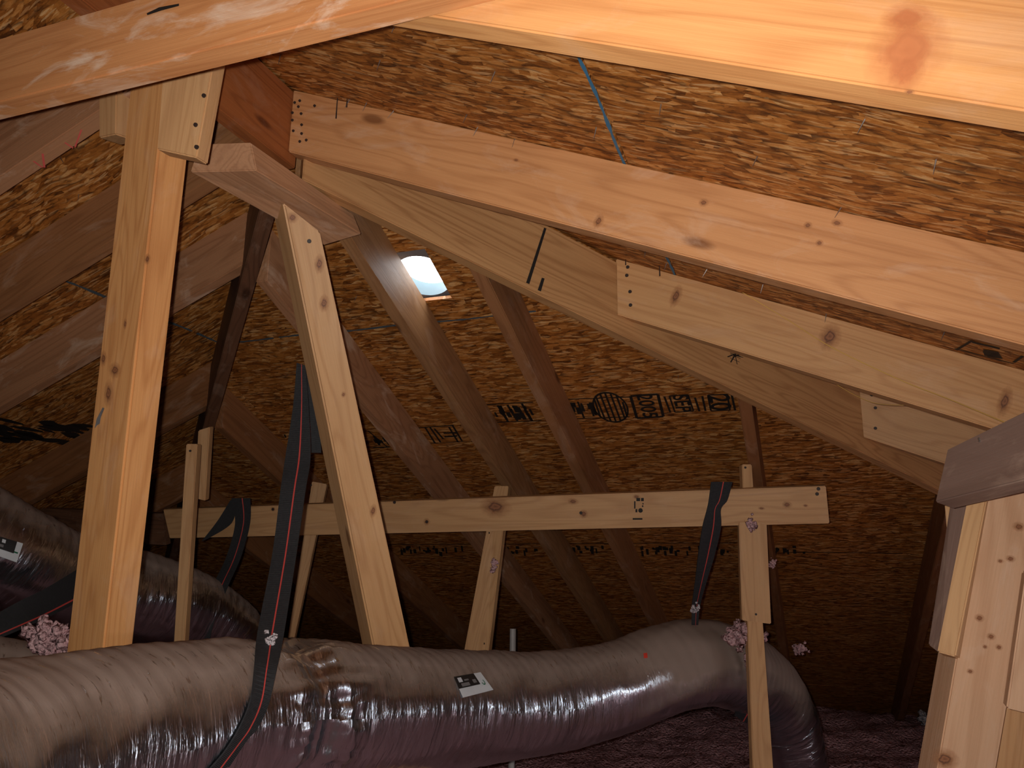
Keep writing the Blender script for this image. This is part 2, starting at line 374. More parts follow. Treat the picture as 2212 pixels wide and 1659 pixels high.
for i in range(5):
    edges = [-2.62] + [x for x in [(0.17 if i % 2 == 0 else 0.84) + 1.3333 * k for k in range(-3, 3)] if -2.5 < x < 2.5] + [2.62]
    if i == 0: edges = [-0.5, 0.5]
    for a, b in zip(edges, edges[1:]): sheet('back', ROWS[i], ROWS[i + 1], a, b, HOLE if i == 0 else None)

M_FELT = plain('light_seal_felt', (0.02, 0.018, 0.016), 0.9)
def felt(side):  # unseen dark layer added above the sheets to stop sky leaking through joints
    n = NRM[side].normalized(); off = n * 0.0135
    if side == 'back':
        a, b, c, d = HOLE; G = -0.03
        base = [[(-.1, -2.8), (a, -2.8), (a, 2.8), (-.1, 2.8)], [(b, -2.8), (2.75, -2.8), (2.75, 2.8), (b, 2.8)], [(a, -2.8), (b, -2.8), (b, c), (a, c)], [(a, d), (b, d), (b, 2.8), (a, 2.8)]]
        polys = [clip(clip(p, -1, 1, 0.012), -1, -1, 0.012) for p in base]
        f = lambda u, w_: onplane('back', u, w_)
    else:
        a, b, c, d = OPENING if side == 'right' else (1.7, 1.7001, .3, .30001)
        base = [[(-.012, -4.42), (a, -4.42), (a, 2.8), (-.012, 2.8)], [(b, -4.42), (2.75, -4.42), (2.75, 2.8), (b, 2.8)], [(a, -4.42), (b, -4.42), (b, c), (a, c)], [(a, d), (b, d), (b, 2.8), (a, 2.8)]]
        polys = [clip(p, -1, 1, 0.012) for p in base]
        f = lambda u, w_: onplane(side, w_, u if side == 'right' else -u)
    pts = []; fs = []
    for p in polys:
        k = len(pts); pts += [f(*q) + off for q in p]; fs.append(tuple(range(k, k + len(p))))
    mesh('light_seal_felt', pts, fs, M_FELT, frame(pts[0], E, n), ceiling)
for side in ('right', 'left', 'back'): felt(side)

# plank gable far behind the camera, insulation and floor
def quadmesh(name, pts, m, kind=None, parent=None):
    cen = sum(pts, V()) / len(pts); n = (pts[1] - pts[0]).cross(pts[2] - pts[0])
    o = mesh(name, pts, [tuple(range(len(pts)))], m, frame(cen, pts[1] - pts[0], n), parent)
    if kind: tag(o, kind=kind)
    return o
FZ = (0.0 - APEX.z) / S
tag(quadmesh('wall_rear', [rf(-4.38, 0, 0), rf(-4.38, -2.62, -2.62 * SL), rf(-4.38, -2.62, FZ - .05), rf(-4.38, 2.62, FZ - .05), rf(-4.38, 2.62, -2.62 * SL)], M_OSB), 'strand board gable wall behind the photographer', kind='structure')
fl = quadmesh('floor', [rf(-4.4, -2.9, FZ - .03), rf(-4.4, 2.9, FZ - .03), rf(2.9, 2.9, FZ - .03), rf(2.9, -2.9, FZ - .03)], W_DARK, 'structure')

# ------------------------------------------------------------------ framing lumber
HV = 0.0787 * CS      # vertical depth of a 2x6 set on the slope
T = 0.0205
def rafter(name, side, near, far, a, b, m, label, group=None, hv=HV, cut=0.0):
    """near/far: the two along-eave coordinates of its faces; a..b plan distance down slope"""
    def P(u, w_, z):
        if side == 'back': return rf(u, w_, -SL * u + z)
        return rf(w_, u if side == 'right' else -u, -SL * u + z)
    top = -0.0004
    q = [P(a, near, top), P(b, near, top), P(b, near, -hv), P(a + cut, near, -hv)]
    k = [P(a, far, top), P(b, far, top), P(b, far, -hv), P(a + cut, far, -hv)]
    o = prism(name, q, k, m, None, q[1] - q[0])
    return tag(o, label, 'rafter', group)
H2 = 0.0150          # half hip thickness measured along the eave
BOT = 2.55
# right slope
rA = rafter('rafter', 'right', -0.338, -0.338 + T, 0.011, BOT, W_ORANGE, 'brightly lit orange rafter crossing the top right corner, nearest the camera')
rB = rafter('rafter', 'right', 0.0, T, 0.011, BOT, W_NAILED, 'long orange rafter from the ridge end to the right edge, nail-dotted at its top')
rC = rafter('rafter', 'right', 0.330, 0.330 + T, 0.330 + H2, BOT, W_TAN, 'jack rafter butting the hip rafter mid-way, yellow string in front of it')
rD = rafter('rafter', 'right', 0.662, 0.662 + T, 0.662 + H2, BOT, W_PALE, 'short jack rafter with three nail heads, low on the hip beside the purlin')
rafter('rafter', 'right', -0.672, -0.672 + T, 0.011, BOT, W_ORANGE, 'rafter overhead just out of the frame above the photographer')
rafter('rafter', 'right', 0.995, 0.995 + T, 0.995 + H2, BOT, W_BROWN, 'lowest dark jack rafter on the right slope, behind the grey purlin')
# left slope
LN = [(-0.184, 'rafter with pink marker ticks, upper left, under the near collar tie', W_CHALK),
      (-0.020, 'scuffed reddish rafter on the left slope, the one meeting the ridge end', W_RED),
      (0.155, 'chalky rafter crossing behind the left post at mid height, butting the left hip', W_CHALK),
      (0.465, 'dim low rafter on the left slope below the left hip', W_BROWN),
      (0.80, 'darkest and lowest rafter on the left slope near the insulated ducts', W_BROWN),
      (-0.52, 'left slope rafter out of the frame beside the near collar tie', W_CHALK)]
for r0, lb, m in LN:
    a0 = max(0.011, r0 + H2 + 0.002 if r0 > 0 else 0.011)
    rafter('rafter', 'left', r0, r0 + T, a0, BOT, m, lb)
# back slope
KN = [(-0.178, 'whitish stained rafter on the back slope, just right of the middle post', W_CHALK),
      (-0.003, 'common rafter passing beside the bright roof vent, its face lit by the daylight', W_SUN),
      (0.160, 'rafter on the back slope right of the roof vent', W_RED),
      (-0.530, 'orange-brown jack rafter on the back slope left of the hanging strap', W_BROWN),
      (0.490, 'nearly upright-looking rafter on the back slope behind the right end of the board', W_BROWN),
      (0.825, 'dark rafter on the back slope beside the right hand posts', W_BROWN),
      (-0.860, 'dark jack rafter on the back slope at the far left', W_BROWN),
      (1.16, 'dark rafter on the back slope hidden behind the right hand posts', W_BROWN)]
RK = {}
for e0, lb, m in KN:
    a0 = max(abs(e0), abs(e0 + T)) + H2 + 0.004
    if e0 == -0.003: a0 = 0.035
    RK[e0] = rafter('rafter', 'back', e0 + T, e0, a0, BOT, m, lb)
# ridge and hips
q = [rf(-4.35, 0.0105, -0.006), rf(0.018, 0.0105, -0.006), rf(0.018, 0.0105, -0.104), rf(-4.35, 0.0105, -0.104)]
tag(prism('ridge_board', q, E * (-0.021 * S), W_RIDGE, xdir=R), 'dark reddish ridge board running away from the camera to the hip junction', 'ridge board')
def hip(sgn, m, label, depth=0.116):
    n = ((R * -1) + E * sgn).normalized() * 0.019
    def P(k, z): return rf(k, k * sgn, -SL * k + z)
    a, b = 0.019, 2.58
    q = [P(a, -0.008) + n, P(b, -0.008) + n, P(b, -depth) + n, P(a, -depth) + n]
    return tag(prism('hip_rafter', q, n * -2, m, xdir=q[1] - q[0]), label, 'hip rafter')
hipR = hip(1, W_HIP, 'deep hip rafter running from the ridge end down to the right, with wavy grain')
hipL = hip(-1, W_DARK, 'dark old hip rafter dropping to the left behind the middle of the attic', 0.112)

# near collar tie (horizontal, nailed across the rafter pair)
ZT, ZB = (0.742 + 0.9 - APEX.z) / S, (0.634 + 0.9 - APEX.z) / S
q = [rf(-0.3585, -0.80, ZT), rf(-0.3585, 0.76, ZT), rf(-0.3585, 0.93, ZB), rf(-0.3585, -0.97, ZB)]
tie = tag(prism('collar_tie', q, R * (0.0202 * S), W_TIE, xdir=E), 'white-scuffed orange collar tie crossing the upper left corner', 'collar tie')
# flat board under the ridge
P2 = [px(410, 371, 1.62), px(554, 368, 1.62), px(781, 506, 1.88), px(700, 530, 1.90)]
T2 = [px(430, 311, 1.63), px(541, 307, 1.63), px(764, 464, 1.89), px(690, 470, 1.91)]
o = mesh('purlin', P2 + T2, BOXF, W_PURL, frame(sum(P2, V()) / 4, P2[2] - P2[1], Z), None, 0.002)
tag(o, 'short purlin laid flat under the ridge end, its cut end facing the camera', 'purlin')
purl = o

# left post with its scab and short block
lp = slab('post', [(288, 120, 1.43), (365, 120, 1.385), (125, 2300, 1.49), (42, 2300, 1.545)], 0.062, W_ORANGE, bevel=0.004)
tag(lp, 'tall orange doubled post standing at the left, lit bright, with a knot half way up', 'post')
o = slab('scab_board', [(352, 145, 1.372), (464, 120, 1.352), (424, 341, 1.34), (338, 322, 1.36)], 0.034, W_PALE)
tag(o, 'short pale scab board nailed over the top of the left post', 'scab board'); sc1 = o
def headpx(parent, lst, q, rad=0.004, m=None):
    a, b, c = px(*q[0]), px(*q[1]), px(*q[2]); n = (b - a).cross(c - a).normalized()
    if n.dot(a - CAM) > 0: n = -n
    heads(parent, [(facept(x, y, a, n), n) for x, y in lst], rad=rad, m=m)
headpx(sc1, [(441, 207), (423, 270), (425, 318)], [(352, 145, 1.372), (464, 120, 1.352), (424, 341, 1.34)], 0.004)
o = slab('blocking', [(213, 150, 1.52), (252, 140, 1.50), (250, 290, 1.50), (213, 298, 1.52)], 0.05, W_PALE)
tag(o, 'short pale block hanging beside the ridge, left of the tall left post', 'block')
# middle post
mq = [(611, 436, 1.735), (692, 500, 1.76), (889, 1412, 2.0), (809, 1412, 1.965)]
mp_ = [px(*a) for a in mq]
fd = (mp_[3] - mp_[0]); fd2 = (mp_[2] - mp_[1])
mp_ = [mp_[0], mp_[1], mp_[1] + fd2 * 1.9, mp_[0] + fd * 1.9]
lft = [px(590, 450, 1.99), px(668, 500, 2.02), None, None]
ex = px(588, 452, 1.79) - px(611, 436, 1.735)
o = prism('post', mp_, ex + (mp_[0] - CAM).normalized() * 0.012, W_PALE, None, fd, 0.004)
tag(o, 'pale leaning post in the middle of the picture, its top under the flat purlin', 'post'); midpost = o
headpx(midpost, [(668, 521), (779, 1247)], [mq[0], mq[1], mq[2]], 0.005)

# strongback board holding the straps
bq = [(352, 1101, 3.10), (1784, 1050, 2.50), (1792, 1131, 2.50), (366, 1163, 3.10)]
sb = slab('strap_board', bq, 0.036, W_PALE, lenaxis='h'); tag(sb, 'long pale horizontal board carrying the duct straps, with a lumber grade stamp', 'board')
headpx(sb, [(1768, 1056), (1765, 1067), (1255, 1108), (922, 1127), (852, 1085), (590, 1100), (405, 1115)], bq, 0.006)
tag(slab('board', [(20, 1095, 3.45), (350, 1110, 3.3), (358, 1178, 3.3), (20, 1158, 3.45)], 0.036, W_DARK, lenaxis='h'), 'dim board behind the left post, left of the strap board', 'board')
def stick(name, q, t, m, label, cat='stud', nails=None, hr=0.004):
    o = slab(name, q, t, m); tag(o, label, cat)
    if nails: headpx(o, nails, q, hr)
    return o
stick('stud', [(1603, 1003, 2.60), (1624, 1003, 2.60), (1698, 2050, 2.30), (1640, 2050, 2.30)], 0.036, W_PALE, 'narrow upright stud in front of the duct end on the right', nails=[(1610, 1010)])
stick('stud', [(1596, 1128, 2.56), (1656, 1128, 2.55), (1666, 1348, 2.48), (1603, 1340, 2.49)], 0.036, W_PALE, 'short wide piece nailed to the right hand stud just under the strap board', nails=[(1633, 1327)])
stick('stud', [(1068, 1050, 2.86), (1098, 1050, 2.84), (1053, 1425, 2.78), (999, 1425, 2.80)], 0.040, W_PALE, 'leaning stud below the middle of the strap board, dabbed with pink fluff', nails=[(1046, 1390), (1057, 1151)])
stick('stud', [(674, 1040, 3.15), (706, 1046, 3.15), (631, 1400, 3.05), (618, 1400, 3.05)], 0.036, W_PALE, 'thin leaning stud half hidden behind the big hanging strap', nails=[(672, 1048)])
stick('stud', [(402, 959, 2.46), (426, 959, 2.46), (395, 1440, 2.40), (372, 1440, 2.40)], 0.036, W_PALE, 'thin upright stud between the left post and the far duct', nails=[(411, 974)])
stick('stud', [(428, 930, 2.70), (453, 922, 2.70), (443, 1082, 2.70), (420, 1076, 2.70)], 0.036, W_PALE, 'short offcut nailed beside the thin upright stud, under the dark hip')

# right hand group: grey purlin, posts and scabs
gx = slab('purlin', [(2046, 970, 1.42), (2300, 845, 1.19), (2300, 1015, 1.155), (2019, 1085, 1.39)], 0.038, W_GREY, lenaxis='h')
tag(gx, 'weathered grey purlin end at the right edge, resting on the bundled posts', 'purlin')
headpx(gx, [(2116, 948), (2117, 953)], [(2046, 970, 1.42), (2300, 845, 1.19), (2300, 1015, 1.155)], 0.002, M_NAIL)
stick('post', [(2129, 1050, 1.45), (2262, 1030, 1.44), (2040, 2300, 1.26), (1915, 2300, 1.27)], 0.085, W_PINKISH, 'main pinkish pine post under the grey purlin, at the right edge', 'post')
stick('scab_board', [(2093, 1060, 1.46), (2136, 1058, 1.44), (2064, 1419, 1.37), (2024, 1408, 1.39)], 0.038, W_PALE, 'bright orange scab board on the left side of the right hand post', 'scab board')
stick('scab_board', [(2052, 1080, 1.54), (2096, 1075, 1.50), (2030, 1412, 1.44), (2004, 1392, 1.48)], 0.045, W_GREY, 'dull greyish scab board, outermost on the left of the right hand posts', 'scab board')
stick('scab_board', [(2040, 1090, 1.62), (2072, 1085, 1.60), (2085, 1240, 1.58), (2050, 1200, 1.60)], 0.036, W_PALE, 'small pale wedge of board tucked behind the grey purlin end', 'scab board')
stick('scab_board', [(2216, 1235, 1.30), (2300, 1200, 1.28), (2300, 1560, 1.24), (2174, 1530, 1.27)], 0.04, W_PINKISH, 'scab board at the extreme right edge with a slanted lower end', 'scab board')
stick('post', [(2215, 1100, 1.52), (2290, 1080, 1.52), (2240, 2100, 1.36), (2085, 2100, 1.38)], 0.05, W_PALE, 'yellowish second post behind the main right hand post', 'post')

# nail heads and details on rafters
fB = onplane('right', 0.0, 0.2); nB = -R
heads(rB, [(facept(x, y, fB, nB), nB) for x, y in [(637, 222), (648, 218), (645, 231), (632, 244), (651, 246), (632, 260), (652, 270), (634, 283), (652, 289), (648, 306), (662, 303), (680, 229)]], rad=0.0034)
fC = onplane('right', 0.330, 0.5)
heads(rC, [(facept(x, y, fC, nB), nB) for x, y in [(1356, 577), (1354, 595), (1361, 630), (1362, 659)]], rad=0.005)
fD = onplane('right', 0.662, 0.8)
heads(rD, [(facept(x, y, fD, nB), nB) for x, y in [(1883, 853), (1891, 881), (1891, 925)]], rad=0.005)
# carpenter's marks on the hip and strap board
def hitplane(x, y, p0, n): return facept(x, y, p0, n)
def mark(parent, name, poly, p0, n, m, lift=0.0012):
    pts = [facept(x, y, p0, n) + n * lift for x, y in poly]
    cen = sum(pts, V()) / len(pts)
    return mesh(name, pts, [tuple(range(len(pts)))], m, frame(cen, pts[1] - pts[0], n), parent)
nH = ((R * -1) + E).normalized(); pH = rf(0.2, 0.2, -SL * 0.2) + nH * 0.019
mark(hipR, 'pencil_mark', [(1175, 492), (1180, 494), (1143, 614), (1136, 611)], pH, nH, M_INK)
mark(hipR, 'pencil_mark', [(1170, 600), (1176, 602), (1168, 630), (1161, 627)], pH, nH, M_INK)
for k in range(9):
    a = random.uniform(0, 6.28); cx, cy = 1587 + random.uniform(-7, 7), 771 + random.uniform(-6, 6)
    dx, dy = math.cos(a) * 12, math.sin(a) * 10
    mark(hipR, 'pen_scribble', [(cx - dx, cy - dy), (cx + dx, cy + dy), (cx + dx + 2, cy + dy + 2), (cx - dx + 2, cy - dy + 2)], pH, nH, M_INK)
pT = rf(-0.3585, 0, ZT); mark(tie, 'pencil_mark', [(318, 30), (345, 17), (388, 9), (388, 14), (350, 24), (320, 34)], pT, -R, M_INK)
def knotmat(name, k, al):
    m, nt, b = newmat(name)
    tc = N(nt, 'ShaderNodeTexCoord'); ns = tex(nt, 'ShaderNodeTexNoise', tc.outputs['Object'], Scale=2.5, Detail=3.0)
    vl = N(nt, 'ShaderNodeVectorMath', operation='LENGTH'); nt.links.new(tc.outputs['Object'], vl.inputs[0])
    ln = mathn(nt, 'ADD', vl.outputs['Value'], mathn(nt, 'MULTIPLY_ADD', ns.outputs['Fac'], 0.5, -0.25))
    cl = [(0.0, (0.20, 0.075, 0.03)), (0.20, (0.36, 0.14, 0.058)), (0.30, (0.13, 0.045, 0.02)), (0.42, (0.42, 0.18, 0.07)), (0.9, (0.48, 0.21, 0.08))]
    nt.links.new(ramp(nt, ln, [(p, tuple(v + (t - v) * k for v, t in zip(c, (0.66, 0.22, 0.08)))) for p, c in cl]), b.inputs['Base Color'])
    b.inputs['Roughness'].default_value = 0.6
    nt.links.new(ramp(nt, ln, [(0.0, (al,) * 3), (0.34, (al * .9,) * 3), (0.55, (al * .35,) * 3), (0.95, (0, 0, 0))]), b.inputs['Alpha'])
    return m
M_KNOT = knotmat('knot_grain', 0.0, 0.9); M_KNOTA = knotmat('red_knot_grain', 0.75, 0.7)
def knot(parent, x, y, p0, n, rx, ry, ang=0.0, lift=0.0006, m=None):
    c_ = facept(x, y, p0, n) + n * lift
    xw = (facept(x + 10 * math.cos(ang), y + 10 * math.sin(ang), p0, n) - facept(x, y, p0, n)).normalized(); yw = n.cross(xw).normalized()
    d_ = (c_ - CAM).dot(FW); me = bpy.data.meshes.new('knot')
    me.from_pydata([(math.cos(t * .3142), math.sin(t * .3142), 0) for t in range(20)], [], [tuple(range(20))])
    mw = Matrix.Translation(c_) @ Matrix((xw, yw, n)).transposed().to_4x4() @ Matrix.Diagonal((rx * d_ / F_PX, ry * d_ / F_PX, 1, 1))
    return link('knot', me, m or M_KNOT, parent, mw)
for x, y, rx, ry in [(1293, 478, 13, 20), (1520, 438, 13, 11), (1745, 487, 11, 10), (1808, 482, 15, 10), (1770, 525, 10, 9), (1115, 346, 9, 5)]: knot(rB, x, y, fB, nB, rx, ry, 0.25)
fA = onplane('right', -0.338, 0.5)
for x, y, rx, ry in [(1958, 152, 40, 60), (1958, 40, 60, 44)]: knot(rA, x, y, fA, nB, rx, ry, 0.1, 0.0006, M_KNOTA)
knot(rA, 1958, 110, fA, nB, 95, 120, 0.1, 0.0012, M_KNOTA); knot(rA, 1964, 201, fA, nB, 13, 8, 0.1, 0.0018)
for x, y, rx, ry in [(1792, 728, 26, 36), (1460, 640, 14, 30), (2170, 868, 16, 40)]: knot(rC, x, y, fC, nB, rx, ry, 0.25)
def knots(o, q, lst):
    a, b, c = px(*q[0]), px(*q[1]), px(*q[2]); n = (b - a).cross(c - a).normalized()
    if n.dot(a - CAM) > 0: n = -n
    for x, y, rx, ry in lst: knot(o, x, y, a, n, rx, ry, 0.1, 0.0016)
knots(lp, [(288, 120, 1.43), (365, 120, 1.385), (125, 2300, 1.49)], [(320, 560, 12, 14), (250, 800, 24, 20), (236, 850, 18, 34), (225, 775, 14, 20), (272, 700, 8, 14)])
knots(midpost, mq, [(632, 470, 14, 14), (690, 570, 13, 24), (700, 655, 13, 22), (806, 1103, 9, 18), (783, 1247, 16, 10), (742, 852, 6, 8)])
knots(sb, bq, [(1261, 1110, 11, 11), (1238, 1083, 14, 8), (1375, 1073, 10, 6), (1700, 1090, 12, 9), (1645, 1098, 9, 4), (1740, 1092, 7, 4), (922, 1127, 9, 9), (1070, 1095, 40, 26), (590, 1100, 7, 6)])
mp_pts = [(2129, 1050, 1.45), (2262, 1030, 1.44), (2040, 2300, 1.26)]
rp = [o for o in C.objects if 'main pinkish' in o.get('label', '')][0]
knots(rp, mp_pts, [(2200, 1138, 16, 12), (2182, 1207, 12, 9), (2160, 1212, 8, 6), (2115, 1335, 12, 10), (2140, 1375, 11, 9), (2157, 1398, 9, 8), (2127, 1397, 7, 6), (2095, 1450, 9, 7), (2040, 1640, 34, 26)])
headpx(lp, [], [(288, 120, 1.43), (365, 120, 1.385), (125, 2300, 1.49)])
_a, _b2, _c = px(288, 120, 1.43), px(365, 120, 1.385), px(125, 2300, 1.49); _n2 = (_b2 - _a).cross(_c - _a).normalized()
if _n2.dot(_a - CAM) > 0: _n2 = -_n2
mark(lp, 'bent_staple', [(226, 880), (230, 882), (216, 916), (209, 925), (213, 905)], _a, _n2, M_NAIL, 0.004)
mark(lp, 'bent_staple', [(222, 895), (226, 890), (222, 915), (217, 918)], _a, _n2, M_NAIL, 0.006)
# the grade stamp on the strap board
bn = (px(*bq[1]) - px(*bq[0])).cross(px(*bq[3]) - px(*bq[0])).normalized()
if bn.dot(px(*bq[0]) - CAM) > 0: bn = -bn
b0 = px(*bq[0])
def bmark(poly): return mark(sb, 'grade_stamp', poly, b0, bn, M_INK, 0.005)
def rect(x0, y0, x1, y1): return [(x0, y0), (x1, y0), (x1, y1), (x0, y1)]
for rc_ in [(1375, 1075, 1383, 1082), (1385, 1075, 1391, 1082), (1370, 1082, 1373, 1098), (1388, 1086, 1390.5, 1089), (1387, 1091, 1390, 1094.5), (1373, 1099, 1377, 1106), (1367, 1118.5, 1388, 1122)]: bmark(rect(*rc_))
def ellipse_ring(cx, cy, a, b, wd, k=24):
    return [[(cx + (a + s_ * wd) * math.cos(t) if False else cx + a * f * math.cos(t), cy + b * f * math.sin(t)) for f in (1, 1 - wd)] for t in [2 * math.pi * i / k for i in range(k)] for s_ in (0,)]
bmark([(1384 + 5 * math.cos(t * 0.6), 1102 + 5 * math.sin(t * 0.6)) for t in range(10)])

# ------------------------------------------------------------------ printing on the deck sheets
def textmesh(name, txt, org, xd, yd, n, size, m, parent, sx=1.0):
    cu = bpy.data.curves.new(name, 'FONT'); cu.body = txt; cu.size = size; cu.align_x = 'CENTER'; cu.align_y = 'CENTER'; cu.offset = size * 0.018
    to = bpy.data.objects.new(name, cu); C.objects.link(to)
    dg = bpy.context.evaluated_depsgraph_get(); me = bpy.data.meshes.new_from_object(to.evaluated_get(dg))
    bpy.data.objects.remove(to); bpy.data.curves.remove(cu)
    me.materials.clear()
    mw = Matrix.Translation(org) @ Matrix((xd.normalized() * sx, yd.normalized(), n.normalized())).transposed().to_4x4()
    return link(name, me, m, parent, mw)
nb = -NRM['back'].normalized(); RD = (R - Z * SL).normalized()
LIFT = 0.0012
def bp(x, y): return hit(x, y, 'back') + nb * LIFT
def strip_px(pts, wpx, name='stamp_line', m=None):
    """line along px points, width in metres"""
    P = [bp(*a) for a in pts]; out = []
    for i in range(len(P) - 1):
        t = (P[i + 1] - P[i]).normalized(); s_ = t.cross(nb) * (wpx / 2)
        q = [P[i] - s_, P[i + 1] - s_, P[i + 1] + s_, P[i] + s_]
        out.append(mesh(name, q, [(0, 1, 2, 3)], m or M_INK, frame(sum(q, V()) / 4, t, nb), ceiling))
    return out
def box_px(a, b, c, d, wd=0.006):
    for p_, q_ in ((a, b), (b, c), (c, d), (d, a)): strip_px([p_, q_], wd)
# row of stamps under the second sheet row: 20 SEP 2005 and a mill's seal, read down the slope
strip_px([(1222, 862), (1362, 857)], .005); strip_px([(1232, 904), (1360, 900)], .005)
box_px((1362, 855), (1421, 851), (1433, 899), (1376, 903), .010)
box_px((1446, 855), (1486, 852), (1498, 887), (1458, 890), .006)
box_px((1529, 853), (1571, 851), (1577, 885), (1536, 887), .006)
for a, b in (((1284, 862), (1297, 900)), ((1248, 867), (1262, 903)), ((1345, 868), (1355, 900)), ((1501, 858), (1511, 888)), ((1517, 855), (1524, 887)), ((1580, 850), (1588, 886)), ((1435, 856), (1448, 890))): strip_px([a, b], .007)
for txt, x, y, sz in (('20', 1553, 869, .092), ('SEP', 1472, 871, .070), ('2005', 1397, 877, .072)):
    textmesh('stamp_text', txt, bp(x, y), RD, E, nb, sz, M_INK, ceiling, 1.0)
cc = bp(1319, 880)
pts = []; fs = []
for i in range(28):
    t = 2 * math.pi * i / 28; d_ = RD * math.cos(t) * 0.095 + E * math.sin(t) * 0.060
    pts += [cc + d_, cc + d_ * 0.90]
for i in range(28): j = (i + 1) % 28; fs.append((2 * i, 2 * j, 2 * j + 1, 2 * i + 1))
mesh('stamp_seal', pts, fs, M_INK, frame(cc, E, nb), ceiling)
for k in (-.6, -.3, 0, .3, .6):
    hw = 0.088 * math.sqrt(1 - k * k); a = cc + E * (k * .058)
    t = RD * hw; s_ = E * .0035; q = [a - t - s_, a + t - s_, a + t + s_, a - t + s_]
    mesh('stamp_seal_bar', q, [(0, 1, 2, 3)], M_INK, frame(a, RD, nb), ceiling)
def clutter(x0, x1, ytop, ybot, sh, n, seed):
    rr = random.Random(seed)
    for i in range(n):
        x = rr.uniform(x0, x1); f0 = rr.uniform(0.12, 0.6); f1 = min(0.92, f0 + rr.uniform(0.12, 0.45))
        y0 = ytop + (ybot - ytop) * f0; y1 = ytop + (ybot - ytop) * f1
        strip_px([(x + sh * f0, y0), (x + sh * f1, y1)], rr.uniform(.006, .016), 'stamp_print')
strip_px([(1040, 874), (1152, 868)], .005); strip_px([(1068, 912), (1170, 908)], .005)
for a, b in (((1075, 875), (1098, 911)), ((1096, 874), (1118, 909)), ((1127, 871), (1150, 909)), ((1045, 884), (1072, 912))): strip_px([a, b], .009)
clutter(1050, 1140, 870, 910, 22, 20, 3); clutter(1224, 1280, 862, 903, 14, 12, 4); clutter(1598, 1612, 852, 884, 6, 4, 5)
# lower-left print of the neighbouring sheet
strip_px([(900, 924), (980, 918)], .006)
for a, b in (((901, 925), (925, 958)), ((918, 922), (940, 957)), ((928, 921), (952, 955)), ((938, 925), (958, 948)), ((978, 919), (998, 952)), ((970, 922), (990, 955))): strip_px([a, b], .008)
for a, b in (((958, 935), (985, 934)), ((960, 943), (988, 941))): strip_px([a, b], .010)
strip_px([(925, 958), (1000, 953)], .004)
clutter(800, 830, 935, 965, 20, 8, 6); strip_px([(795, 930), (838, 966)], .006); strip_px([(806, 966), (842, 965)], .008)
clutter(612, 640, 930, 960, 10, 5, 16)
# second row of stamps, low on the back slope
for (x0, x1, sd) in ((860, 1000, 7), (1090, 1160, 8), (1230, 1310, 9), (1360, 1510, 10), (1525, 1596, 11), (1668, 1735, 12)):
    clutter(x0, x1, 1174, 1204, 4, int((x1 - x0) / 6), sd)
strip_px([(840, 1176), (1590, 1172)], .006); strip_px([(1700, 1192), (1950, 1195)], .006)
# black smear of print on the left slope
rr = random.Random(5); nl = -NRM['left'].normalized()
for k in range(26):
    x = rr.uniform(-10, 190); y = 935 + (x * 0.06) + rr.uniform(-28, 22)
    c_ = hit(x, y, 'left') + nl * LIFT; a = R * rr.uniform(.03, .08) + (E + Z * SL) * rr.uniform(-.01, .01); b_ = (E + Z * SL).normalized() * rr.uniform(.006, .022)
    q = [c_ - a - b_ * .4, c_ - b_, c_ + a - b_ * .3, c_ + a * .8 + b_ * .6, c_ + b_, c_ - a * .7 + b_ * .5]
    mesh('ink_smear', q, [tuple(range(6))], M_INK, frame(c_, R, nl), ceiling)
# stamp on right slope near the right edge
nr = -NRM['right'].normalized()
def rstrip(a, b, wd, m=M_INK, name='stamp_line'):
    P0, P1 = hit(*a, 'right') + nr * LIFT, hit(*b, 'right') + nr * LIFT
    t = (P1 - P0).normalized(); s_ = t.cross(nr) * (wd / 2); q = [P0 - s_, P1 - s_, P1 + s_, P0 + s_]
    return mesh(name, q, [(0, 1, 2, 3)], m, frame((P0 + P1) / 2, t, nr), ceiling)
rstrip((2066, 755), (2100, 735), .006); rstrip((2190, 782), (2210, 768), .006); rstrip((2100, 738), (2160, 752), .012); rstrip((2125, 762), (2158, 768), .03)
rstrip((2140, 756), (2150, 772), .03); rstrip((2062, 752), (2190, 785), .005)
# blue edge paint along the sheet joints
def paint(side, m, w0, w1, wd, gaps=0.0, seed=1):
    rr = random.Random(seed); n = -NRM[side].normalized(); k = int((w1 - w0) / 0.012); pts = []; fs = []
    def wp(u, w_):
        return (onplane('back', u, w_) if side == 'back' else onplane(side, w_, u if side == 'right' else -u)) + n * LIFT
    for i in range(k + 1):
        w_ = w0 + (w1 - w0) * i / k; c_ = 0.4275 + 0.0012 * math.sin(i * .35); h_ = wd * rr.uniform(.55, 1.25)
        pts += [wp(c_ - h_, w_), wp(c_ + h_, w_)]
        if i and rr.random() >= gaps: fs.append((2 * i - 2, 2 * i, 2 * i + 1, 2 * i - 1))
    return mesh('edge_paint', pts, fs, m, frame(pts[0], pts[2] - pts[0], n), ceiling)
paint('right', M_BLUE, -0.183, 0.40, 0.0019, 0.0, 1)
rstrip((1265, 117), (1290, 121), .004, M_BLUE, 'edge_paint')
paint('back', M_BLUEGREY, -0.42, 0.42, 0.0019, 0.12, 2)
paint('left', M_BLUEGREY, -0.05, 0.42, 0.0022, 0.25, 3)
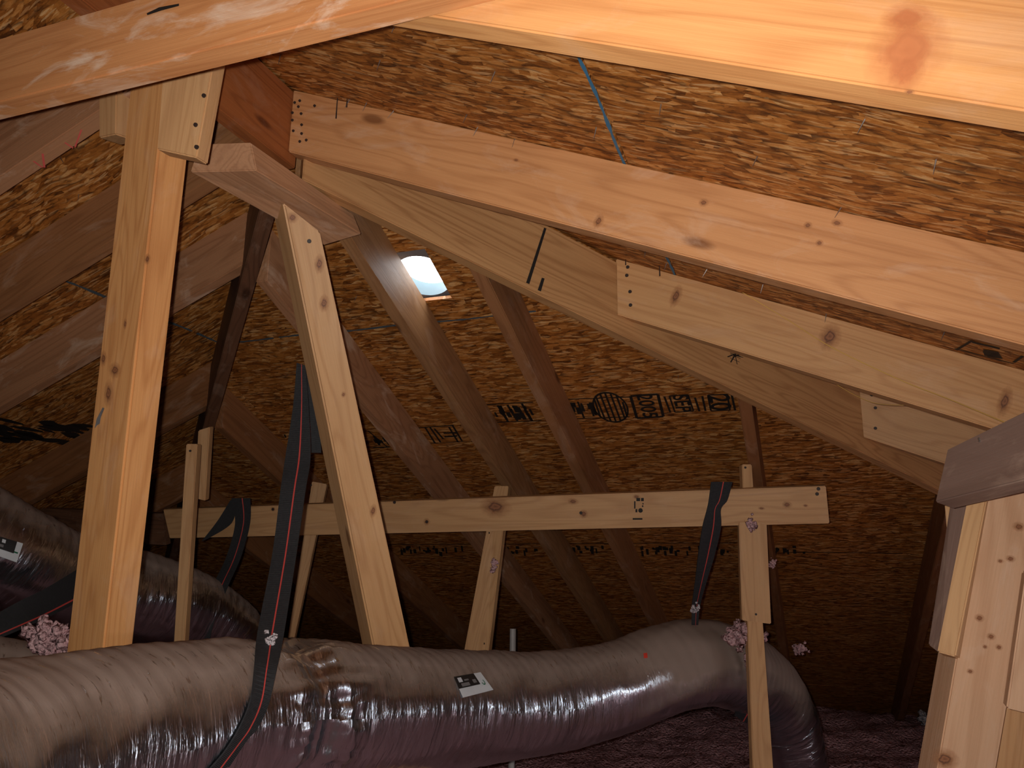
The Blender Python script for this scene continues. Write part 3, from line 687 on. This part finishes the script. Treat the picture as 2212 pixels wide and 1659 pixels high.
# points of roofing nails through the sheets
def point(x, y, side, L=0.02, tilt=0.0):
    p0 = hit(x, y, side); n = -NRM[side].normalized(); d_ = (n + R * random.uniform(-.25, .25) + E * random.uniform(-.25, .25)).normalized()
    bm = bmesh.new(); bmesh.ops.create_cone(bm, cap_ends=True, segments=8, radius1=0.0013, radius2=0.0002, depth=L)
    me = bpy.data.meshes.new('nail_point'); bm.to_mesh(me); bm.free()
    mw = Matrix.Translation(p0 + d_ * (L / 2 - 0.001)) @ d_.to_track_quat('Z', 'Y').to_matrix().to_4x4()
    link('nail_point', me, M_NAIL, ceiling, mw)
for x, y in [(857, 45), (821, 130), (792, 222), (850, 240), (1008, 248), (1032, 275), (1069, 155), (1112, 300), (925, 260), (930, 262), (1288, 275), (1428, 225), (1636, 338), (1868, 258), (1817, 448), (2022, 345), (606, 118), (567, 140), (590, 170), (1395, 540), (1440, 568), (1527, 582), (1648, 615), (1785, 678), (2040, 718), (755, 215), (548, 118)]:
    point(x, y, 'right', 0.022)
for x, y in [(1430, 112), (770, 640), (775, 1180), (820, 1185), (1465, 810), (1130, 1045), (1530, 1345)]: point(x, y, 'back', 0.022)
for x, y in [(300, 330), (130, 340), (170, 420), (410, 505), (510, 480)]: point(x, y, 'left', 0.02)
for x, y, L_ in [(731, 214, .05), (752, 216, .02), (1352, 562, .015), (1425, 575, .028), (1950, 735, .02)]:
    p_ = hit(x, y, 'right') - R * 0.004; bm = bmesh.new(); bmesh.ops.create_cone(bm, cap_ends=True, segments=8, radius1=0.0016, radius2=0.0010, depth=L_)
    me = bpy.data.meshes.new('nail'); bm.to_mesh(me); bm.free(); link('nail', me, M_HEAD, ceiling, Matrix.Translation(p_ - Z * (L_ / 2)))
# pink ticks on the upper left rafter
fL = onplane('left', -0.184, -0.2); q1 = rf(-0.1735, -0.15, 0)
def underside(x, y, side, off): return hit(x, y, side, off)
def ltick(a, b, wd):
    off = -HV * S - 0.0012
    P0, P1 = hit(*a, 'left', off), hit(*b, 'left', off); n = -NRM['left'].normalized(); t = (P1 - P0).normalized(); s_ = t.cross(n) * wd / 2
    q = [P0 - s_, P1 - s_, P1 + s_, P0 + s_]
    lr = [o for o in C.objects if o.name.startswith('rafter') and 'pink marker' in o.get('label', '')][0]
    mesh('marker_tick', q, [(0, 1, 2, 3)], M_PINKMARK, frame(P0, t, n), lr)
ltick((96, 362), (92, 332), .004); ltick((92, 362), (72, 348), .003); ltick((162, 318), (176, 280), .003); ltick((158, 320), (140, 308), .003)

# ------------------------------------------------------------------ roof vent seen through the square cut-out
vent = bpy.data.objects.new('roof_vent', None); C.objects.link(vent)
vc = onplane('back', 0.337, 0.030); vent.location = vc; PW['roof_vent'] = Matrix.Translation(vc)
tag(vent, 'bright roof vent opening cut through the deck between two back rafters', 'roof vent')
nB_ = NRM['back'].normalized()
def annulus(name, h, r0, r1, m, half=None, k=40):
    pts = []; fs = []
    for i in range(k):
        t = 2 * math.pi * i / k; d_ = RD * math.cos(t) + E * math.sin(t)
        if half: sc_ = half / max(abs(math.cos(t)), abs(math.sin(t)))
        else: sc_ = r1
        pts += [vc + nB_ * h + d_ * r0, vc + nB_ * h + d_ * sc_]
    for i in range(k): j = (i + 1) % k; fs.append((2 * i, 2 * j, 2 * j + 1, 2 * i + 1))
    return mesh(name, pts, fs, m, frame(vc, E, nB_), vent)
def sleeve(name, h0, h1, r0, r1, m, k=40):
    pts = []; fs = []
    for i in range(k):
        t = 2 * math.pi * i / k; d_ = RD * math.cos(t) + E * math.sin(t)
        pts += [vc + nB_ * h0 + d_ * r0, vc + nB_ * h1 + d_ * r1]
    for i in range(k): j = (i + 1) % k; fs.append((2 * i, 2 * j, 2 * j + 1, 2 * i + 1))
    return mesh(name, pts, fs, m, frame(vc, E, nB_), vent, smooth=True)
annulus('flange', 0.020, 0.083, None, M_VENTGREY, half=0.22)
sleeve('collar', 0.020, 0.068, 0.083, 0.082, M_VENTRING)

# ------------------------------------------------------------------ ducts
def smooth_path(P, n):
    out = []
    m_ = len(P)
    for i in range(m_ - 1):
        p0, p1, p2, p3 = P[max(0, i - 1)], P[i], P[i + 1], P[min(m_ - 1, i + 2)]
        for k in range(n):
            t = k / n
            out.append(tuple(0.5 * ((2 * p1[c]) + (-p0[c] + p2[c]) * t + (2 * p0[c] - 5 * p1[c] + 4 * p2[c] - p3[c]) * t * t + (-p0[c] + 3 * p1[c] - 3 * p2[c] + p3[c]) * t ** 3) for c in range(len(p1))))
    out.append(tuple(P[-1])); return out
def duct(name, path, label, step=0.008, seg=96, pinch=None, seed=0.0, wr=1.0):
    """path: (x px, y px, depth, radius)"""
    P = []
    for x, y, d, r_ in path:
        p = px(x, y, d); P.append((p.x, p.y, p.z, r_))
    a0, a1 = V(P[0][:3]), V(P[1][:3]); st_ = (a0 - a1).normalized() * 0.26; st_.z = -0.01
    for k_ in range(1, 5): pre = a0 + st_ * k_; P.insert(0, (pre.x, pre.y, pre.z, path[0][3]))
    P = smooth_path(P, 60)
    # resample
    pts = [V(p[:3]) for p in P]; L = [0]
    for a, b in zip(pts, pts[1:]): L.append(L[-1] + (b - a).length)
    n = int(L[-1] / step); rings = []; j = 0
    pinch = [(min(range(len(pts)), key=lambda i_: (pts[i_] - q_).length), a_, b_) for q_, a_, b_ in (pinch or [])]
    pinch = [(L[i_], a_, b_) for i_, a_, b_ in pinch]
    for i in range(n + 1):
        s_ = L[-1] * i / n
        while j < len(L) - 2 and L[j + 1] < s_: j += 1
        t = (s_ - L[j]) / max(1e-6, L[j + 1] - L[j]); rings.append((pts[j].lerp(pts[j + 1], t), P[j][3] + (P[j + 1][3] - P[j][3]) * t, s_))
    bm = bmesh.new(); uvl = bm.loops.layers.uv.new('UVMap'); rows = []
    up = Z
    for i, (c_, r_, s_) in enumerate(rings):
        tan = (rings[min(n, i + 1)][0] - rings[max(0, i - 1)][0]).normalized()
        side = tan.cross(Z if abs(tan.z) < .8 else R); side.normalize(); u_ = side.cross(tan).normalized()
        row = []
        for k in range(seg):
            a = 2 * math.pi * k / seg
            ca, sa = math.cos(a), math.sin(a)
            hx = s_ + 0.028 * math.sin(a + seed)
            rib = math.sin(hx / 0.040 * 2 * math.pi) * 0.0006
            nz = noise.noise(V((s_ * 9 + seed * 7, ca * 2.2, sa * 2.2))) * 0.005 + noise.noise(V((s_ * 34 + ca * 3, ca * 3.5 + seed, sa * 3.5))) * 0.0011 * wr
            rad = r_ + rib + nz
            if pinch:
                for ps, amt, wd in pinch:
                    dl = s_ - ps - 0.05 * math.cos(a)
                    g_ = math.exp(-(dl / wd) ** 2); g2 = math.exp(-(dl / (wd * 3.0)) ** 2) - g_ * .7
                    rad -= amt * g_
                    rad += g2 * (0.020 * abs(noise.noise(V((ca * 5 + 3, sa * 5, s_ * 7)))) - 0.006)
                    rad += g2 * 0.006 * noise.noise(V((ca * 14, sa * 14, s_ * 20)))
            row.append(bm.verts.new(c_ + (side * ca + u_ * sa) * rad))
        rows.append((row, s_))
    for i in range(n):
        for k in range(seg):
            k2 = (k + 1) % seg
            f = bm.faces.new([rows[i][0][k], rows[i][0][k2], rows[i + 1][0][k2], rows[i + 1][0][k]]); f.smooth = True
            for lp_, (s2, kk) in zip(f.loops, ((rows[i][1], k), (rows[i][1], k + 1), (rows[i + 1][1], k + 1), (rows[i + 1][1], k))): lp_[uvl].uv = (s2, kk / seg)
    for row in (rows[0][0], rows[-1][0]):
        c_ = bm.verts.new(sum((v.co for v in row), V()) / seg)
        for k in range(seg): bm.faces.new([row[k], row[(k + 1) % seg], c_])
    bmesh.ops.recalc_face_normals(bm, faces=bm.faces)
    me = bpy.data.meshes.new(name); bm.to_mesh(me); bm.free()
    o = link(name, me, M_FOIL, None, Matrix.Identity(4)); tag(o, label, 'duct')
    def arc(q_): return min(rings, key=lambda t_: (t_[0] - q_).length)[2]
    o['crease_at'] = float(pinch[0][0]) if pinch else -9.0
    o['dusty_to'] = float(arc(px(1650, 1485, 2.99))) if seed < 1 else 99.0
    o['dusty_from'] = float(arc(px(1300, 1490, 2.48))) if name == 'insulated_duct' and seed < 1 else 99.0
    return o, rings
D1 = [(-420, 1790, 0.80, .150), (-150, 1715, 0.98, .150), (100, 1642, 1.17, .150), (350, 1582, 1.38, .150), (560, 1543, 1.58, .148), (800, 1536, 1.85, .147), (1000, 1529, 2.12, .146), (1200, 1513, 2.38, .142),
      (1340, 1480, 2.52, .138), (1440, 1444, 2.60, .138), (1520, 1430, 2.68, .139), (1590, 1446, 2.83, .138), (1650, 1485, 2.99, .136), (1685, 1550, 3.08, .136), (1708, 1640, 3.10, .136), (1720, 1760, 3.10, .14)]
d1, rings1 = duct('insulated_duct', D1, 'large dusty silver flexible duct sagging across the bottom of the picture', seed=0.3, pinch=[(px(566, 1530, 1.58), 0.022, 0.045)])
D2 = [(-420, 980, 1.75, .15), (-150, 1120, 2.05, .150), (0, 1200, 2.2, .150), (150, 1262, 2.42, .148), (330, 1298, 2.68, .146), (450, 1345, 2.9, .14), (520, 1430, 3.0, .135), (540, 1600, 3.0, .135)]
d2, rings2 = duct('insulated_duct', D2, 'smaller-looking silver flexible duct far left, running behind the tall left post', seed=2.1, wr=1.6)
D3 = [(-300, 1470, 1.62, .125), (-60, 1502, 1.72, .125), (120, 1520, 1.85, .125), (300, 1560, 2.05, .125), (420, 1640, 2.2, .12)]
d3, _ = duct('insulated_duct', D3, 'grey-topped duct low at the left edge, between the other two ducts', seed=4.4)

# stickers on the ducts: built on the tube's own surface
def sticker(parent, corners, depth_guess, parts, name='sticker'):
    """corners px TL,TR,BR,BL; parts: (u0,v0,u1,v1,material,lift)"""
    dg = bpy.context.evaluated_depsgraph_get(); me = parent.data
    from mathutils.bvhtree import BVHTree
    bvh = BVHTree.FromPolygons([v.co.copy() for v in me.vertices], [tuple(p.vertices) for p in me.polygons])
    def sp(u, v, lift):
        a = V(corners[0] + (0,)).lerp(V(corners[1] + (0,)), u); b = V(corners[3] + (0,)).lerp(V(corners[2] + (0,)), u); c_ = a.lerp(b, v)
        d = ray(c_.x, c_.y).normalized(); h_, n, i, t = bvh.ray_cast(CAM, d)
        if h_ is None: h_ = CAM + d * depth_guess
        return h_ - d * lift
    root = None
    for nm, u0, v0, u1, v1, m, lift in parts:
        K = 8 if (u1 - u0) > .5 else 3; pts = []; fs = []
        for i in range(K + 1):
            for j in range(K + 1): pts.append(sp(u0 + (u1 - u0) * i / K, v0 + (v1 - v0) * j / K, lift))
        for i in range(K):
            for j in range(K): a = i * (K + 1) + j; fs.append((a, a + 1, a + K + 2, a + K + 1))
        o = mesh(nm, pts, fs, m, Matrix.Identity(4), parent if root is None else root, smooth=True)
        if root is None: root = o
    return root
def ring_parts():
    out = []
    for i in range(9):
        t = -0.6 + i * 0.42; out.append(('sticker_logo', .86 + .045 * math.cos(t) - .012, .50 + .13 * math.sin(t) - .03, .86 + .045 * math.cos(t) + .012, .50 + .13 * math.sin(t) + .03, M_GREEN, .009))
    return out
sticker(d1, [(980, 1462), (1038, 1452), (1066, 1490), (1000, 1507)], 2.0,
        [('sticker', 0, 0, 1, 1, M_WHITE, .004), ('sticker_panel', 0.0, 0, .74, .58, M_STICKBLK, .007), ('sticker_print', .1, .08, .24, .30, M_WHITE, .009), ('sticker_print', .14, .36, .42, .52, M_STICKGREY, .009), ('sticker_print', .56, .28, .68, .46, M_STICKGREY, .009), ('sticker_print', .3, .2, .46, .28, M_STICKGREY, .009)] + ring_parts())
sticker(d2, [(-30, 1150), (50, 1174), (36, 1215), (-34, 1190)], 2.1,
        [('sticker', 0, 0, 1, 1, M_WHITE, .004), ('sticker_panel', 0.0, 0, .84, .62, M_STICKBLK, .007), ('sticker_print', .45, .08, .55, .26, M_WHITE, .009), ('sticker_print', .2, .36, .52, .5, M_STICKGREY, .009), ('sticker_logo', .84, .50, .95, .58, M_GREEN, .009)])
sticker(d1, [(1390, 1411), (1398, 1410), (1399, 1421), (1391, 1422)], 2.5, [('sticker', 0, 0, 1, 1, M_REDSTICK, .004)])

# ------------------------------------------------------------------ straps
def ribbon(name, rows, label, stripe=None, parent=None, thick=0.0035, grp=None, sub=8, wrap=None):
    """rows: (xl,yl,xr,yr,depthL,depthR)"""
    rows = smooth_path(rows, sub)
    if wrap:
        from mathutils.bvhtree import BVHTree
        bvh = BVHTree.FromPolygons([v.co.copy() for v in wrap.data.vertices], [tuple(p.vertices) for p in wrap.data.polygons])
        def dd(x, y, d0):
            h_ = bvh.ray_cast(CAM, ray(x, y).normalized())[0]
            return d0 if h_ is None else min(d0, (h_ - CAM).dot(FW) - 0.006)
        rows = [(r[0], r[1], r[2], r[3], dd(r[0], r[1], r[4]), dd(r[2], r[3], r[5])) for r in rows]
        for _ in range(3):
            rows = [rows[0]] + [tuple(list(b[:4]) + [min(b[4], (a[4] + b[4] + c[4]) / 3), min(b[5], (a[5] + b[5] + c[5]) / 3)]) for a, b, c in zip(rows, rows[1:], rows[2:])] + [rows[-1]]
    A = [px(r[0], r[1], r[4]) for r in rows]; B = [px(r[2], r[3], r[5]) for r in rows]
    def sheet_(fs0, fs1, off, m, nm, par):
        pts = []; fs = []
        for i, (a, b) in enumerate(zip(A, B)):
            t = (A[min(i + 1, len(A) - 1)] + B[min(i + 1, len(A) - 1)] - A[max(i - 1, 0)] - B[max(i - 1, 0)])
            n = (b - a).cross(t).normalized()
            if n.dot(a - CAM) > 0: n = -n
            p, q = a.lerp(b, fs0), a.lerp(b, fs1)
            pts += [p + n * off, q + n * off, q + n * (off - thick), p + n * (off - thick)]
        for i in range(len(A) - 1):
            k = 4 * i
            for j in range(4): j2 = (j + 1) % 4; fs.append((k + j, k + j2, k + 4 + j2, k + 4 + j))
        fs.append((0, 1, 2, 3)); e_ = 4 * (len(A) - 1); fs.append((e_ + 3, e_ + 2, e_ + 1, e_))
        return mesh(nm, pts, fs, m, frame(pts[0], A[-1] - A[0], CAM - A[0]), par)
    o = sheet_(0, 1, 0.0015, M_WEB, name, parent)
    if label: tag(o, label, 'strap', grp)
    if stripe:
        sheet_(stripe[0], stripe[1], 0.0025, M_REDSTR, 'red_stripe', o)
    return o
st1 = ribbon('duct_strap', [(641, 784, 660, 790, 1.975, 1.975), (633, 880, 667, 880, 1.94, 1.94), (617, 985, 671, 985, 1.88, 1.88), (606, 1060, 660, 1060, 1.82, 1.82), (588, 1200, 640, 1200, 1.72, 1.72), (556, 1367, 612, 1378, 1.54, 1.54),
     (549, 1440, 597, 1450, 1.445, 1.445), (541, 1511, 580, 1520, 1.405, 1.405), (518, 1570, 556, 1572, 1.395, 1.395), (484, 1625, 532, 1600, 1.41, 1.41), (440, 1675, 495, 1655, 1.44, 1.44)],
     'wide black red-striped strap hanging from the middle post around the big duct', (0.53, 0.585), wrap=d1)
loop = ribbon('strap_tail', [(652, 790, 664, 800, 2.01, 2.01), (662, 870, 690, 880, 2.01, 2.01), (668, 930, 692, 930, 2.01, 2.01), (669, 978, 694, 978, 2.01, 2.01)], None, (0.05, 0.14), st1)
ribbon('duct_strap', [(1536, 1041, 1582, 1041, 2.50, 2.50), (1531, 1080, 1571, 1080, 2.485, 2.485), (1527, 1100, 1557, 1100, 2.48, 2.48), (1517, 1140, 1557, 1140, 2.47, 2.48), (1508, 1200, 1543, 1200, 2.48, 2.50), (1502, 1250, 1528, 1250, 2.52, 2.52), (1495, 1305, 1513, 1305, 2.57, 2.57), (1494, 1350, 1508, 1350, 2.58, 2.58)],
     'twisted black strap hanging from the right part of the strap board to the duct', (0.55, 0.60))
ribbon('duct_strap', [(500, 1076, 541, 1076, 3.0, 3.0), (508, 1130, 540, 1130, 2.98, 2.98), (490, 1200, 520, 1205, 2.93, 2.93), (462, 1260, 492, 1268, 2.84, 2.84), (430, 1330, 462, 1345, 2.74, 2.74), (415, 1420, 445, 1425, 2.74, 2.74)],
     'black strap on the left part of the strap board, wrapping the far left duct', (0.55, 0.6))
ribbon('duct_strap', [(498, 1080, 512, 1083, 3.01, 3.01), (470, 1125, 500, 1130, 3.0, 3.0), (435, 1170, 452, 1162, 3.0, 3.0)], 'loose black strap end hanging to the left of the far duct strap')
ribbon('duct_strap', [(-40, 1345, -40, 1395, 1.93, 1.9), (40, 1300, 40, 1362, 2.0, 1.96), (100, 1270, 100, 1335, 2.08, 2.04), (170, 1228, 170, 1300, 2.2, 2.16)],
     'black strap slung under the far left duct at the left edge', (0.83, 0.88))
ribbon('duct_strap', [(1608, 1452, 1650, 1462, 2.80, 2.86), (1602, 1500, 1640, 1512, 2.77, 2.82), (1586, 1545, 1612, 1562, 2.80, 2.84)], 'short black strap showing under the bend of the big duct', (0.7, 0.76))

# ------------------------------------------------------------------ pipe, string
def tube(name, pts, r_, m, label=None, cat=None, seg=14):
    cu = bpy.data.curves.new(name, 'CURVE'); cu.dimensions = '3D'; cu.bevel_depth = r_; cu.bevel_resolution = 4; cu.use_fill_caps = True
    sp = cu.splines.new('POLY'); sp.points.add(len(pts) - 1)
    for i, p in enumerate(pts): sp.points[i].co = (*p, 1)
    to = bpy.data.objects.new(name, cu); C.objects.link(to); dg = bpy.context.evaluated_depsgraph_get(); me = bpy.data.meshes.new_from_object(to.evaluated_get(dg))
    bpy.data.objects.remove(to); bpy.data.curves.remove(cu); me.materials.clear()
    for p in me.polygons: p.use_smooth = True
    o = link(name, me, m, None, Matrix.Identity(4))
    if label: tag(o, label, cat)
    return o
p0 = px(1108, 1358, 3.4); tube('vent_pipe', [p0, V((p0.x, p0.y, 0.02))], 0.0135, M_PVC, 'thin pale plastic pipe standing behind the big duct', 'pipe')
s_pts = [px(a[0], a[1], a[2]) for a in smooth_path([(1598, 628, 1.98), (1700, 690, 1.90), (1800, 752, 1.80), (1950, 823, 1.66), (2050, 862, 1.54), (2170, 912, 1.37)], 6)]
tube('string', s_pts, 0.0009, M_STRING, 'thin yellow string stretched in front of the jack rafter to the grey purlin', 'string')
s_pts = [px(a[0], a[1], a[2]) for a in smooth_path([(1800, 826, 2.05), (1840, 850, 2.0), (1880, 868, 1.95), (1915, 874, 1.9), (1960, 875, 1.82)], 6)]
tube('string', s_pts, 0.0007, M_STRING, 'loose curled end of yellow string by the three nail heads', 'string')

# ------------------------------------------------------------------ blown insulation and tufts
def insulation():
    bm = bmesh.new(); st = 0.026
    r0, r1, e0, e1 = -2.0, 4.85, -4.4, 4.4
    nr_, ne = int((r1 - r0) / st), int((e1 - e0) / st)
    o_ = V((APEX.x, APEX.y, 0)); grid = []
    co = []; fs = []
    for i in range(nr_ + 1):
        for j in range(ne + 1):
            r_ = r0 + i * st; e_ = e0 + j * st; p = o_ + R * r_ + E * e_
            z = 0.03 + 0.10 * noise.noise(V((p.x * .9, p.y * .9, 3))) + 0.05 * noise.noise(V((p.x * 3.1, p.y * 3.1, 1))) + 0.030 * noise.noise(V((p.x * 9, p.y * 9, 7))) + 0.020 * noise.noise(V((p.x * 24, p.y * 24, 2)))
            co.append((p.x, p.y, max(z, -0.04)))
    for i in range(nr_):
        for j in range(ne): a = i * (ne + 1) + j; fs.append((a, a + ne + 1, a + ne + 2, a + 1))
    me = bpy.data.meshes.new('insulation'); me.from_pydata(co, [], fs)
    for p in me.polygons: p.use_smooth = True
    o = link('insulation', me, M_FLUFF, None, Matrix.Identity(4))
    return tag(o, 'loose pink blown fibreglass insulation covering the attic floor', 'insulation', kind='stuff')
insulation()
def tuft(x, y, d, rad, label, m=M_TUFT, seed=1, shape=(1, 1, 1), n=16):
    rr = random.Random(seed); bm = bmesh.new(); c_ = px(x, y, d)
    for k in range(n * 3):
        r_ = rad * rr.uniform(.12, .30)
        off = RI * rr.gauss(0, .42) * shape[0] * rad + UP * rr.gauss(0, .42) * shape[1] * rad + FW * rr.gauss(0, .25) * shape[2] * rad
        g_ = bmesh.ops.create_icosphere(bm, subdivisions=2, radius=r_)
        for v in g_['verts']:
            v.co = v.co * (1 + 1.1 * noise.noise(v.co * (2.6 / r_) + V((k, seed, 0)))) + off
    for f in bm.faces: f.smooth = True
    me = bpy.data.meshes.new('insulation_tuft'); bm.to_mesh(me); bm.free()
    o = link('insulation_tuft', me, m, None, Matrix.Translation(c_))
    return tag(o, label, 'insulation')
tuft(1606, 1372, 2.52, .052, 'big pink tuft of insulation caught between the duct end and the right stud', seed=1, shape=(1.1, .75, .6), n=34)
tuft(1618, 1425, 2.56, .030, 'pink trail of insulation running down beside the right stud', seed=2, shape=(.4, 1.6, .5), n=18)
tuft(1622, 1134, 2.47, .022, 'mauve tuft of insulation on the lower edge of the strap board above the right stud', seed=3, shape=(.8, 1.1, .3))
tuft(1668, 1217, 2.55, .016, 'small tuft of insulation clinging to the side of the right stud', seed=4, shape=(.8, 1, .4), n=9)
tuft(1066, 1222, 2.76, .022, 'mauve dab of insulation on the leaning middle stud', seed=5, shape=(.5, 1.2, .2), n=10)
tuft(1501, 1315, 2.54, .017, 'whitish tuft of insulation where the twisted strap meets the duct', M_TUFTW, 6, (1, .8, .5), 10)
tuft(108, 1377, 1.66, .050, 'pink tuft of insulation on the grey duct beside the tall left post', seed=7, shape=(1.2, .55, .5), n=26)
tuft(138, 1402, 1.68, .022, 'small pink clump below the tuft beside the tall left post', seed=17, shape=(.6, 1.1, .5), n=12)
tuft(586, 1385, 1.515, .018, 'pale tuft of insulation stuck to the wide strap where it reaches the duct', M_TUFTW, 8, (.9, 1.1, .2), 12)
tuft(1727, 1402, 3.0, .030, 'dim tuft of insulation on top of the duct bend', M_TUFT, 9, (1, .7, .5), 12)
tuft(2003, 1560, 4.6, .07, 'whitish lump of insulation on the floor left of the right hand posts', M_TUFTW, 10, (.8, .8, .5), 14)
tuft(1628, 1519, 2.70, .014, 'tiny tuft of insulation under the duct bend beside the right stud', M_TUFTW, 11, (.7, 1, .4), 8)
